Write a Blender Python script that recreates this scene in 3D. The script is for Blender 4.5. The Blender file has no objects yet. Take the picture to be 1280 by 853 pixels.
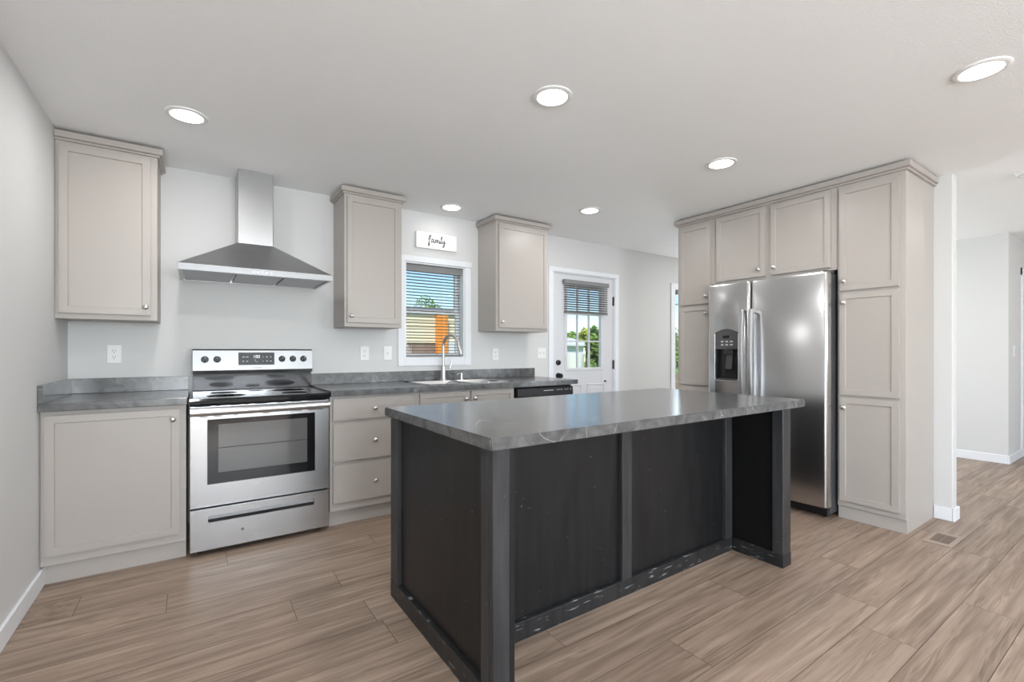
import bpy, bmesh, math, random
from mathutils import Vector, Matrix
R = math.radians
C = bpy.context.scene.collection
sc = bpy.context.scene
random.seed(4)

# ------------------------------------------------------------------ camera, sky, sun, exposure
cam_d = bpy.data.cameras.new('camera'); cam = bpy.data.objects.new('camera', cam_d); C.objects.link(cam)
cam.location = (0, 0, 1.19); cam.rotation_euler = (R(90), 0, -R(34.266))
cam_d.sensor_width = 36; cam_d.lens = 581.4/1280*36; cam_d.shift_y = 12.3/1280; cam_d.clip_start = .05; cam_d.clip_end = 300
sc.camera = cam
sc.view_settings.view_transform = 'Standard'; sc.view_settings.look = 'None'
sc.view_settings.gamma = 1; sc.view_settings.use_curve_mapping = False
sc.view_settings.exposure = 0.31
sc.cycles.diffuse_bounces = 8; sc.cycles.max_bounces = 14; sc.cycles.transparent_max_bounces = 12
DOWNLIGHT_W = 5.0
ADDED_DAYLIGHT_W = 95
w = bpy.data.worlds.new('sky'); sc.world = w; w.use_nodes = True
nt = w.node_tree; nt.nodes.clear()
sky = nt.nodes.new('ShaderNodeTexSky'); sky.sky_type = 'NISHITA'; sky.sun_disc = False
sky.sun_elevation = R(48); sky.sun_rotation = R(200); sky.air_density = 1.0; sky.dust_density = 0; sky.ozone_density = 5.0
bg = nt.nodes.new('ShaderNodeBackground'); bg.inputs['Strength'].default_value = .155
wo = nt.nodes.new('ShaderNodeOutputWorld')
nt.links.new(sky.outputs[0], bg.inputs[0]); nt.links.new(bg.outputs[0], wo.inputs[0])
sd = bpy.data.lights.new('sun', 'SUN'); sd.energy = 4.2; sd.angle = R(.6); sd.color = (1, .96, .9)
so = bpy.data.objects.new('sun', sd); C.objects.link(so); so.rotation_euler = (R(44), 0, R(-35))
WYD = 4.06
def area(name, loc, rot, sx, sy, wt, col=(1, 1, 1), shape='RECTANGLE'):
    d = bpy.data.lights.new(name, 'AREA'); d.shape = shape; d.size = sx
    if shape == 'RECTANGLE': d.size_y = sy
    d.energy = wt; d.color = col
    o = bpy.data.objects.new(name, d); C.objects.link(o); o.location = loc; o.rotation_euler = rot
    return o
XLW = -.655
area('window_daylight', (6.35, WYD, 1.1), (R(-118), 0, 0), 1.05, 1.7, ADDED_DAYLIGHT_W*.5, (.88, .95, 1))  # added lamp outside the patio door, tilted up to brighten the far ceiling
# added lamps that brighten the room, set at made-up windows behind the viewpoint
area('window_daylight', (0.6, -4.32, 1.45), (R(119), 0, 0), 1.9, 1.5, ADDED_DAYLIGHT_W*2.0, (.88, .95, 1))
area('window_daylight', (3.9, -4.32, 1.45), (R(140), 0, 0), 1.9, 1.5, ADDED_DAYLIGHT_W*.5, (.88, .95, 1))
area('window_daylight', (7.3, -4.32, 1.45), (R(140), 0, 0), 1.9, 1.5, ADDED_DAYLIGHT_W*.4, (.88, .95, 1))
area('window_daylight', (XLW, -1.95, 1.45), (R(98), 0, R(-90)), 2.3, 1.5, ADDED_DAYLIGHT_W*.66, (.88, .95, 1))  # added lamp at the left wall, brightens tall cabinets and drawers

# ------------------------------------------------------------------ materials
def mat(name, col, rough=.5, metal=0., spec=.5, bump=None, var=None, aniso=0., coat=0.):
    """bump=(scale, strength, stretch vector)  var=(scale, amount)"""
    m = bpy.data.materials.new(name); m.use_nodes = True; n = m.node_tree; L = n.links
    b = n.nodes['Principled BSDF']
    b.inputs['Base Color'].default_value = (*col, 1); b.inputs['Roughness'].default_value = rough
    b.inputs['Metallic'].default_value = metal; b.inputs['Specular IOR Level'].default_value = spec
    b.inputs['Coat Weight'].default_value = coat
    if aniso: b.inputs['Anisotropic'].default_value = aniso
    tc = n.nodes.new('ShaderNodeTexCoord')
    if bump:
        mp = n.nodes.new('ShaderNodeMapping'); mp.inputs['Scale'].default_value = bump[2] if len(bump) > 2 else (1, 1, 1)
        L.new(tc.outputs['Object'], mp.inputs[0])
        ns = n.nodes.new('ShaderNodeTexNoise'); ns.inputs['Scale'].default_value = bump[0]; ns.inputs['Detail'].default_value = 3
        L.new(mp.outputs[0], ns.inputs['Vector'])
        bp = n.nodes.new('ShaderNodeBump'); bp.inputs['Strength'].default_value = bump[1]; bp.inputs['Distance'].default_value = .004
        L.new(ns.outputs[0], bp.inputs['Height']); L.new(bp.outputs[0], b.inputs['Normal'])
    if var:
        ns = n.nodes.new('ShaderNodeTexNoise'); ns.inputs['Scale'].default_value = var[0]; ns.inputs['Detail'].default_value = 5
        L.new(tc.outputs['Object'], ns.inputs['Vector'])
        cr = n.nodes.new('ShaderNodeValToRGB'); a = var[1]
        cr.color_ramp.elements[0].position = .3; cr.color_ramp.elements[1].position = .7
        cr.color_ramp.elements[0].color = (*[c*(1-a) for c in col], 1); cr.color_ramp.elements[1].color = (*[min(1, c*(1+a)) for c in col], 1)
        L.new(ns.outputs[0], cr.inputs[0]); L.new(cr.outputs[0], b.inputs['Base Color'])
    return m

M = {}
M['wall'] = mat('wall_paint', (.63, .632, .628), .7, bump=(90, .12), var=(1.3, .01))
M['ceiling'] = mat('ceiling_texture', (.90, .915, .925), .85, bump=(160, .55), var=(1.5, .01))
M['trim'] = mat('white_trim', (.78, .80, .83), .4)
M['white'] = mat('white_plastic', (.8, .8, .79), .35)
M['doorpaint'] = mat('door_paint', (.66, .67, .70), .4)
M['cab'] = mat('taupe_cabinet_paint', (.41, .377, .349), .36, bump=(25, .03), var=(2, .015))
M['cabside'] = mat('taupe_cabinet_laminate', (.425, .393, .364), .45, var=(2, .01))
M['nickel'] = mat('brushed_nickel', (.58, .57, .56), .28, 1)
M['black'] = mat('black_plastic', (.010, .010, .011), .35, spec=.35)
M['blackmetal'] = mat('black_hardware', (.02, .02, .02), .4, .3)
M['glossblack'] = mat('black_glass', (.010, .010, .011), .07, spec=.5)
M['ovenwin'] = mat('oven_window_screen', (.10, .10, .10), .10, spec=.7)
M['grey'] = mat('appliance_grey_side', (.055, .055, .058), .5, 0, bump=(140, .15))
M['dark'] = mat('dark_grey_plastic', (.07, .07, .073), .3)
M['mark'] = mat('pale_grey_print', (.55, .55, .56), .5)
M['ink'] = mat('dark_ink', (.05, .05, .05), .6)
M['signboard'] = mat('whitewashed_board', (.82, .82, .80), .6, bump=(14, .2, (1, 1, 12)))
M['chrome'] = mat('polished_steel', (.62, .62, .62), .14, 1)
M['blind'] = mat('grey_blind_slat', (.22, .22, .22), .45)
M['cord'] = mat('blind_cord', (.7, .7, .7), .7)
M['wood_dark'] = mat('vent_filler', (.05, .04, .035), .6)
M['filter'] = mat('hood_filter_mesh', (.40, .40, .41), .38, .9, bump=(700, .5))

def steel(name, base=.48, rough=.26, stretch=(1, 1, 40), strength=0):
    m = mat(name, (base, base, base*1.01), rough, 1, aniso=.35, bump=(5, strength, stretch) if strength else None)
    n = m.node_tree; L = n.links; b = n.nodes['Principled BSDF']
    tc = n.nodes['Texture Coordinate']; mp = n.nodes.new('ShaderNodeMapping'); mp.inputs['Scale'].default_value = tuple(4*s for s in stretch)
    ns = n.nodes.new('ShaderNodeTexNoise'); ns.inputs['Scale'].default_value = 3; ns.inputs['Detail'].default_value = 4
    mr = n.nodes.new('ShaderNodeMapRange'); mr.inputs[3].default_value = rough*.92; mr.inputs[4].default_value = rough*1.1
    L.new(tc.outputs['Object'], mp.inputs[0]); L.new(mp.outputs[0], ns.inputs['Vector']); L.new(ns.outputs[0], mr.inputs[0]); L.new(mr.outputs[0], b.inputs['Roughness'])
    return m
M['steel'] = steel('brushed_stainless')
M['panel'] = steel('bright_panel_steel', .24, .36)
M['handle'] = mat('satin_handle_steel', (.62, .62, .63), .30, 1)
M['fridge'] = steel('fridge_stainless', .58, .22, (1, 1, 40), .008)
M['hood'] = steel('hood_stainless', .50, .30, (1, 1, 40), 0)
M['riser'] = mat('range_riser_gloss', (.16, .16, .165), .14, .9)

def stone():
    m = bpy.data.materials.new('grey_stone_laminate'); m.use_nodes = True; n = m.node_tree; L = n.links; b = n.nodes['Principled BSDF']
    tc = n.nodes.new('ShaderNodeTexCoord')
    def noise(s, d, dist=0):
        x = n.nodes.new('ShaderNodeTexNoise'); x.inputs['Scale'].default_value = s; x.inputs['Detail'].default_value = d; x.inputs['Distortion'].default_value = dist
        L.new(tc.outputs['Object'], x.inputs['Vector']); return x
    base = noise(18, 12, .5); cr = n.nodes.new('ShaderNodeValToRGB'); e = cr.color_ramp.elements
    e[0].position = .32; e[0].color = (.062, .063, .065, 1); e[1].position = .70; e[1].color = (.135, .136, .138, 1)
    L.new(base.outputs[0], cr.inputs[0])
    # thin pale veins
    warp = noise(2.2, 4); mix = n.nodes.new('ShaderNodeVectorMath'); mix.operation = 'ADD'
    sc_ = n.nodes.new('ShaderNodeVectorMath'); sc_.operation = 'SCALE'; sc_.inputs['Scale'].default_value = .55
    L.new(warp.outputs['Color'], sc_.inputs[0]); L.new(sc_.outputs[0], mix.inputs[0]); L.new(tc.outputs['Object'], mix.inputs[1])
    vo = n.nodes.new('ShaderNodeTexVoronoi'); vo.feature = 'DISTANCE_TO_EDGE'; vo.inputs['Scale'].default_value = 4.6
    L.new(mix.outputs[0], vo.inputs['Vector'])
    mr = n.nodes.new('ShaderNodeMapRange'); mr.inputs[1].default_value = 0; mr.inputs[2].default_value = .013; mr.inputs[3].default_value = 1; mr.inputs[4].default_value = 0
    L.new(vo.outputs['Distance'], mr.inputs[0])
    brk = noise(5, 3); mr2 = n.nodes.new('ShaderNodeMapRange'); mr2.inputs[1].default_value = .50; mr2.inputs[2].default_value = .62
    L.new(brk.outputs[0], mr2.inputs[0])
    mu = n.nodes.new('ShaderNodeMath'); mu.operation = 'MULTIPLY'; L.new(mr.outputs[0], mu.inputs[0]); L.new(mr2.outputs[0], mu.inputs[1])
    mu2 = n.nodes.new('ShaderNodeMath'); mu2.operation = 'MULTIPLY'; mu2.inputs[1].default_value = .75; L.new(mu.outputs[0], mu2.inputs[0])
    mc = n.nodes.new('ShaderNodeMixRGB'); mc.inputs[2].default_value = (.34, .34, .335, 1)
    L.new(mu2.outputs[0], mc.inputs[0]); L.new(cr.outputs[0], mc.inputs[1]); L.new(mc.outputs[0], b.inputs['Base Color'])
    b.inputs['Roughness'].default_value = .20; b.inputs['Specular IOR Level'].default_value = .85
    fb = noise(120, 3); bp = n.nodes.new('ShaderNodeBump'); bp.inputs['Strength'].default_value = .10; bp.inputs['Distance'].default_value = .003
    L.new(fb.outputs[0], bp.inputs['Height']); L.new(bp.outputs[0], b.inputs['Normal'])
    return m
M['stone'] = stone()

def blackwood(name, scuff, k=1.):
    m = bpy.data.materials.new(name); m.use_nodes = True; n = m.node_tree; L = n.links; b = n.nodes['Principled BSDF']
    tc = n.nodes.new('ShaderNodeTexCoord'); mp = n.nodes.new('ShaderNodeMapping'); mp.inputs['Scale'].default_value = (14, 14, 1.2)
    L.new(tc.outputs['Object'], mp.inputs[0])
    g = n.nodes.new('ShaderNodeTexNoise'); g.inputs['Scale'].default_value = 2.5; g.inputs['Detail'].default_value = 6; L.new(mp.outputs[0], g.inputs['Vector'])
    cr = n.nodes.new('ShaderNodeValToRGB'); e = cr.color_ramp.elements
    e[0].position = .25; e[0].color = (.009*k, .009*k, .0095*k, 1); e[1].position = .8; e[1].color = (.020*k, .0205*k, .0215*k, 1); L.new(g.outputs[0], cr.inputs[0])
    s = n.nodes.new('ShaderNodeTexNoise'); s.inputs['Scale'].default_value = 60 if not scuff else 34; s.inputs['Detail'].default_value = 4
    mp2 = n.nodes.new('ShaderNodeMapping'); mp2.inputs['Scale'].default_value = (1, 1, 1) if not scuff else (.4, .4, 3.0)
    L.new(tc.outputs['Object'], mp2.inputs[0]); L.new(mp2.outputs[0], s.inputs['Vector'])
    mr = n.nodes.new('ShaderNodeMapRange'); lo = .715 if not scuff else .628
    mr.inputs[1].default_value = lo; mr.inputs[2].default_value = lo+.06; L.new(s.outputs[0], mr.inputs[0])
    mx = n.nodes.new('ShaderNodeMixRGB'); mx.inputs[2].default_value = (.20, .21, .22, 1) if scuff else (.16, .16, .16, 1)
    L.new(mr.outputs[0], mx.inputs[0]); L.new(cr.outputs[0], mx.inputs[1]); L.new(mx.outputs[0], b.inputs['Base Color'])
    b.inputs['Roughness'].default_value = .36; b.inputs['Specular IOR Level'].default_value = .33
    bp = n.nodes.new('ShaderNodeBump'); bp.inputs['Strength'].default_value = .12; bp.inputs['Distance'].default_value = .002
    L.new(g.outputs[0], bp.inputs['Height']); L.new(bp.outputs[0], b.inputs['Normal'])
    return m
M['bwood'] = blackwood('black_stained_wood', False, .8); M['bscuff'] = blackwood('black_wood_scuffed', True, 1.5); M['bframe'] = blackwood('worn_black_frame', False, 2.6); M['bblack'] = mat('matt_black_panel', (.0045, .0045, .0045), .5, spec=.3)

def floor_mat():
    m = bpy.data.materials.new('oak_plank_floor'); m.use_nodes = True; n = m.node_tree; L = n.links; b = n.nodes['Principled BSDF']
    uv = n.nodes.new('ShaderNodeUVMap'); uv.uv_map = 'UVMap'
    at = n.nodes.new('ShaderNodeAttribute'); at.attribute_name = 'plank'
    pr = n.nodes.new('ShaderNodeSeparateColor'); L.new(at.outputs['Color'], pr.inputs[0])
    off = n.nodes.new('ShaderNodeVectorMath'); off.operation = 'SCALE'; off.inputs['Scale'].default_value = 40; L.new(at.outputs['Color'], off.inputs[0])
    add = n.nodes.new('ShaderNodeVectorMath'); add.operation = 'ADD'; L.new(uv.outputs[0], add.inputs[0]); L.new(off.outputs[0], add.inputs[1])
    def mapped(s):
        x = n.nodes.new('ShaderNodeMapping'); x.inputs['Scale'].default_value = s; L.new(add.outputs[0], x.inputs[0]); return x
    def noise(v, s, d, dist=0.):
        x = n.nodes.new('ShaderNodeTexNoise'); x.inputs['Scale'].default_value = s; x.inputs['Detail'].default_value = d; x.inputs['Distortion'].default_value = dist
        L.new(v.outputs[0], x.inputs['Vector']); return x
    # cathedral grain: stretched noise, used as height of rings
    cath = noise(mapped((1.25, 4.0, 1)), 1.4, 1.6, .3)
    ring = n.nodes.new('ShaderNodeMath'); ring.operation = 'MULTIPLY'; ring.inputs[1].default_value = 62; L.new(cath.outputs[0], ring.inputs[0])
    sn = n.nodes.new('ShaderNodeMath'); sn.operation = 'SINE'; L.new(ring.outputs[0], sn.inputs[0])
    fine = noise(mapped((2.2, 30, 1)), 3, 6, .2)
    broad = noise(mapped((.9, 5.0, 1)), 1.6, 6, .45)
    patch = noise(mapped((1.6, 3.0, 1)), 1.7, 3, .6)
    def madd(a, k, c):
        x = n.nodes.new('ShaderNodeMath'); x.operation = 'MULTIPLY_ADD'; x.inputs[1].default_value = k; L.new(a, x.inputs[0])
        if isinstance(c, float): x.inputs[2].default_value = c
        else: L.new(c, x.inputs[2])
        return x.outputs[0]
    gm = noise(mapped((1.3, 3.5, 1)), 1.9, 2, .3); gr = n.nodes.new('ShaderNodeMapRange'); gr.inputs[1].default_value = .42; gr.inputs[2].default_value = .60
    L.new(gm.outputs[0], gr.inputs[0]); rm = n.nodes.new('ShaderNodeMath'); rm.operation = 'MULTIPLY'; L.new(sn.outputs[0], rm.inputs[0]); L.new(gr.outputs[0], rm.inputs[1])
    v = madd(rm.outputs[0], .085, -.105)
    v = madd(fine.outputs[0], .16, v)
    v = madd(broad.outputs[0], .58, v)
    v = madd(patch.outputs[0], .60, v)
    v = madd(pr.outputs[0], .12, v)
    cr = n.nodes.new('ShaderNodeValToRGB'); e = cr.color_ramp.elements
    e[0].position = .22; e[0].color = (.062, .041, .029, 1)
    e[1].position = .98; e[1].color = (.48, .366, .285, 1)
    x = cr.color_ramp.elements.new(.44); x.color = (.19, .135, .099, 1)
    x = cr.color_ramp.elements.new(.62); x.color = (.285, .209, .160, 1)
    L.new(v, cr.inputs[0])
    # sparse knots
    vo = n.nodes.new('ShaderNodeTexVoronoi'); vo.inputs['Scale'].default_value = 1.0
    kn = mapped((1.1, 5.2, 1)); L.new(kn.outputs[0], vo.inputs['Vector'])
    kr = n.nodes.new('ShaderNodeMapRange'); kr.inputs[1].default_value = .03; kr.inputs[2].default_value = .17; kr.inputs[3].default_value = .55; kr.inputs[4].default_value = 0
    L.new(vo.outputs['Distance'], kr.inputs[0])
    mk = n.nodes.new('ShaderNodeMixRGB'); mk.inputs[2].default_value = (.07, .047, .034, 1); L.new(kr.outputs[0], mk.inputs[0]); L.new(cr.outputs[0], mk.inputs[1])
    L.new(mk.outputs[0], b.inputs['Base Color'])
    b.inputs['Roughness'].default_value = .42; b.inputs['Specular IOR Level'].default_value = .4
    bp = n.nodes.new('ShaderNodeBump'); bp.inputs['Strength'].default_value = .08; bp.inputs['Distance'].default_value = .002
    L.new(fine.outputs[0], bp.inputs['Height']); L.new(bp.outputs[0], b.inputs['Normal'])
    return m
M['floor'] = floor_mat()
M['seam'] = mat('plank_seam', (.12, .085, .065), .7)

def glass_mat():
    m = bpy.data.materials.new('window_glass'); m.use_nodes = True; n = m.node_tree; L = n.links; n.nodes.clear()
    t = n.nodes.new('ShaderNodeBsdfTransparent'); t.inputs[0].default_value = (.97, .985, .98, 1)
    g = n.nodes.new('ShaderNodeBsdfGlossy'); g.inputs['Roughness'].default_value = .02
    lw = n.nodes.new('ShaderNodeLayerWeight'); pw = n.nodes.new('ShaderNodeMath'); pw.operation = 'POWER'; pw.inputs[1].default_value = 5
    f = n.nodes.new('ShaderNodeMath'); f.operation = 'MULTIPLY_ADD'; f.inputs[1].default_value = .8; f.inputs[2].default_value = .03
    L.new(lw.outputs['Facing'], pw.inputs[0]); L.new(pw.outputs[0], f.inputs[0])
    mx = n.nodes.new('ShaderNodeMixShader'); o = n.nodes.new('ShaderNodeOutputMaterial')
    L.new(f.outputs[0], mx.inputs[0]); L.new(t.outputs[0], mx.inputs[1]); L.new(g.outputs[0], mx.inputs[2]); L.new(mx.outputs[0], o.inputs[0])
    return m
M['glass'] = glass_mat()
def emis(name, s, col=(1, 1, 1)):
    m = mat(name, (.9, .9, .9), .5); b = m.node_tree.nodes['Principled BSDF']
    b.inputs['Emission Color'].default_value = (*col, 1); b.inputs['Emission Strength'].default_value = s; return m
M['lens'] = emis('light_lens', 6)
M['segment'] = emis('clock_segment', .6, (.8, .9, 1))
M['grass'] = mat('lawn', (.20, .34, .06), .8, bump=(30, .6), var=(3, .4))
M['leaf'] = mat('green_leaf', (.17, .30, .045), .5, var=(5, .45))
M['leaf2'] = mat('yellow_green_leaf', (.36, .42, .05), .5, var=(5, .4))
M['bark'] = mat('bark', (.09, .06, .04), .8, bump=(20, .5))
M['siding'] = mat('cream_siding', (.80, .70, .52), .6)
M['brown'] = mat('brown_board', (.26, .17, .13), .6, var=(4, .2))
M['orange'] = mat('orange_paint', (.85, .27, .03), .5)
M['roof'] = mat('grey_shingle', (.22, .22, .23), .8, bump=(20, .4))
M['shed'] = mat('pale_shed_siding', (.62, .64, .67), .6)
M['tan'] = mat('tan_soil', (.55, .38, .22), .9, var=(6, .2))

# ------------------------------------------------------------------ mesh helpers
class MB:
    def __init__(s): s.v = []; s.f = []; s.mi = []; s.sm = []
    def add(s, vs, fs, mi=0, smooth=False):
        o = len(s.v); s.v += [Vector(v) for v in vs]; s.f += [[i+o for i in f] for f in fs]; s.mi += [mi]*len(fs); s.sm += [smooth]*len(fs); return s
    def bm(s, b, mi=0, smooth=False, fm=None):
        b.verts.index_update()
        return s.add([(fm(*v.co) if fm else v.co.copy()) for v in b.verts], [[v.index for v in f.verts] for f in b.faces], mi, smooth)
    def box(s, x0, x1, y0, y1, z0, z1, bev=0., mi=0, fm=None, seg=1):
        b = bmesh.new(); bmesh.ops.create_cube(b, size=1)
        for v in b.verts: v.co = Vector((x0+(v.co.x+.5)*(x1-x0), y0+(v.co.y+.5)*(y1-y0), z0+(v.co.z+.5)*(z1-z0)))
        if bev > 0: bmesh.ops.bevel(b, geom=b.edges[:], offset=bev, segments=seg, affect='EDGES', clamp_overlap=True)
        s.bm(b, mi, False, fm); b.free(); return s
    def shaker(s, u0, u1, z0, z1, d, fm, t=.02, rail=.055, flat=False):
        """cabinet front: front face at depth d, body behind it (towards +d)"""
        b = bmesh.new(); bmesh.ops.create_cube(b, size=1)
        for v in b.verts: v.co = Vector((u0+(v.co.x+.5)*(u1-u0), d+(v.co.y+.5)*t, z0+(v.co.z+.5)*(z1-z0)))
        if not flat:
            fr = [f for f in b.faces if f.normal.y < -.9]
            bmesh.ops.inset_individual(b, faces=fr, thickness=rail, depth=0)
            bmesh.ops.inset_individual(b, faces=fr, thickness=.004, depth=-.008)
        es = [e for e in b.edges if all(abs(v.co.y-d) < 1e-5 and (abs(v.co.x-u0) < 1e-5 or abs(v.co.x-u1) < 1e-5 or abs(v.co.z-z0) < 1e-5 or abs(v.co.z-z1) < 1e-5) for v in e.verts)]
        bmesh.ops.bevel(b, geom=es, offset=.003, segments=2, affect='EDGES')
        s.bm(b, 0, False, fm); b.free(); return s
    def ring(s, a0, a1, b0, b1, c0, c1, wa, wb, plane='xz', bev=.002, wa2=None, wb2=None):
        """picture frame without overlapping boards; a x b is its face, c its depth"""
        wa2 = wa if wa2 is None else wa2; wb2 = wb if wb2 is None else wb2
        mp = {'xz': lambda p: (p[0], p[1], p[4], p[5], p[2], p[3]), 'xy': lambda p: p, 'yz': lambda p: (p[4], p[5], p[0], p[1], p[2], p[3])}[plane]
        for q in ((a0, a0+wa, b0, b1), (a1-wa2, a1, b0, b1), (a0+wa+.0002, a1-wa2-.0002, b0, b0+wb), (a0+wa+.0002, a1-wa2-.0002, b1-wb2, b1)):
            if q[1]-q[0] > 1e-5 and q[3]-q[2] > 1e-5: s.box(*mp((*q, c0, c1)), bev)
        return s
    def plate(s, u0, u1, z0, z1, h, d0, d1):
        """upright plate facing -y with one rectangular opening h=(u0, u1, z0, z1)"""
        q = lambda r, d: [(r[0], d, r[2]), (r[1], d, r[2]), (r[1], d, r[3]), (r[0], d, r[3])]
        b = .003; O = (u0, u1, z0, z1); Oi = (u0+b, u1-b, z0+b, z1-b)
        vs = q(h, d0)+q(Oi, d0)+q(O, d0+b)+q(O, d1)+q(h, d1); fs = []
        for a in range(5):
            for i in range(4): j = (i+1) % 4; c = (a+1) % 5; fs.append([a*4+i, a*4+j, c*4+j, c*4+i])
        return s.add(vs, fs)
    def lathe(s, prof, n=24, org=(0, 0, 0), axis='z', fm=None, mi=0, smooth=True):
        """prof=[(r, h)], spun round the axis through org"""
        vs = []; fs = []
        for r, h in prof:
            for k in range(n):
                a = 2*math.pi*k/n; c, t = r*math.cos(a), r*math.sin(a)
                p = {'z': (c, t, h), 'y': (c, h, t), 'x': (h, c, t)}[axis]
                p = Vector(p)+Vector(org); vs.append(fm(*p) if fm else p)
        for i in range(len(prof)-1):
            for k in range(n): k2 = (k+1) % n; fs.append([i*n+k, i*n+k2, (i+1)*n+k2, (i+1)*n+k])
        for i in (0, len(prof)-1):
            if prof[i][0] > 1e-6: fs.append([i*n+k for k in range(n)])
        return s.add(vs, fs, mi, smooth)
    def tube(s, pts, r, n=12, mi=0, cap=True):
        pts = [Vector(p) for p in pts]; vs = []; fs = []
        rs = r if isinstance(r, (list, tuple)) else [r]*len(pts)
        up = None
        for i, p in enumerate(pts):
            t = (pts[min(i+1, len(pts)-1)]-pts[max(i-1, 0)]).normalized()
            if up is None: up = t.orthogonal().normalized()
            up = (up-t*up.dot(t)).normalized(); sd_ = t.cross(up)
            for k in range(n):
                a = 2*math.pi*k/n; vs.append(p+(up*math.cos(a)+sd_*math.sin(a))*rs[i])
        for i in range(len(pts)-1):
            for k in range(n): k2 = (k+1) % n; fs.append([i*n+k, i*n+k2, (i+1)*n+k2, (i+1)*n+k])
        if cap: fs.append(list(range(n))); fs.append([(len(pts)-1)*n+k for k in range(n)])
        return s.add(vs, fs, mi, True)
    def prism(s, poly, a0, a1, axis='x', mi=0, smooth=False):
        """poly in the two other axes, extruded along axis"""
        mk = {'x': lambda p, a: (a, p[0], p[1]), 'y': lambda p, a: (p[0], a, p[1]), 'z': lambda p, a: (p[0], p[1], a)}[axis]
        n = len(poly); vs = [mk(p, a0) for p in poly]+[mk(p, a1) for p in poly]
        s.add(vs, [[i, (i+1) % n, n+(i+1) % n, n+i] for i in range(n)], mi, smooth)
        return s.add(vs, [list(range(n)), list(range(n, 2*n))], mi, False)
    def build(s, name, m, parent=None, weld=True):
        org = Vector((0, 0, 0))
        if parent is not None:
            p = parent
            while p is not None: org = org+p.location; p = p.parent
        else:
            lo = [min(v[i] for v in s.v) for i in range(3)]; hi = [max(v[i] for v in s.v) for i in range(3)]
            org = Vector(((lo[0]+hi[0])/2, (lo[1]+hi[1])/2, lo[2]))
        me = bpy.data.meshes.new(name)
        me.from_pydata([tuple(v-org) for v in s.v], [], s.f)
        for mm in (m if isinstance(m, list) else [m]): me.materials.append(mm)
        for p, i, sm in zip(me.polygons, s.mi, s.sm): p.material_index = i; p.use_smooth = sm
        b = bmesh.new(); b.from_mesh(me)
        if weld: bmesh.ops.remove_doubles(b, verts=b.verts[:], dist=1e-6)
        bmesh.ops.recalc_face_normals(b, faces=b.faces[:]); b.to_mesh(me); b.free()
        if any(s.sm):
            try: me.set_sharp_from_angle(angle=R(38))
            except Exception: pass
        o = bpy.data.objects.new(name, me); C.objects.link(o)
        if parent is None: o.location = org
        else: o.parent = parent
        return o
def tag(o, label, cat=None, group=None):
    o['label'] = label
    if cat: o['category'] = cat
    if group: o['group'] = group
    return o
def thing(name, loc, label, cat, group=None):
    o = bpy.data.objects.new(name, None); o.empty_display_size = .05; C.objects.link(o); o.location = loc; return tag(o, label, cat, group)
def struct(o, label=None):
    o['kind'] = 'structure'
    if label: o['label'] = label
    return o
FY = lambda u, d, z: Vector((u, d, z))          # fronts that face the room from the sink wall
FX = lambda u, d, z: Vector((d, u, z))          # fronts of the tall run
def catmull(pts, n=6):
    P = [Vector(p) for p in pts]; P = [P[0]]+P+[P[-1]]; out = []
    for i in range(1, len(P)-2):
        a, b, c, d = P[i-1:i+3]
        for k in range(n):
            t = k/n; out.append(.5*((2*b)+(c-a)*t+(2*a-5*b+4*c-d)*t*t+(3*b-a-3*c+d)*t**3))
    out.append(P[-2]); return out

XL, WY, CZ = -.645, 3.89, 2.43
BY, XR, XH = -4.3, 9.6, 7.05

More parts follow.
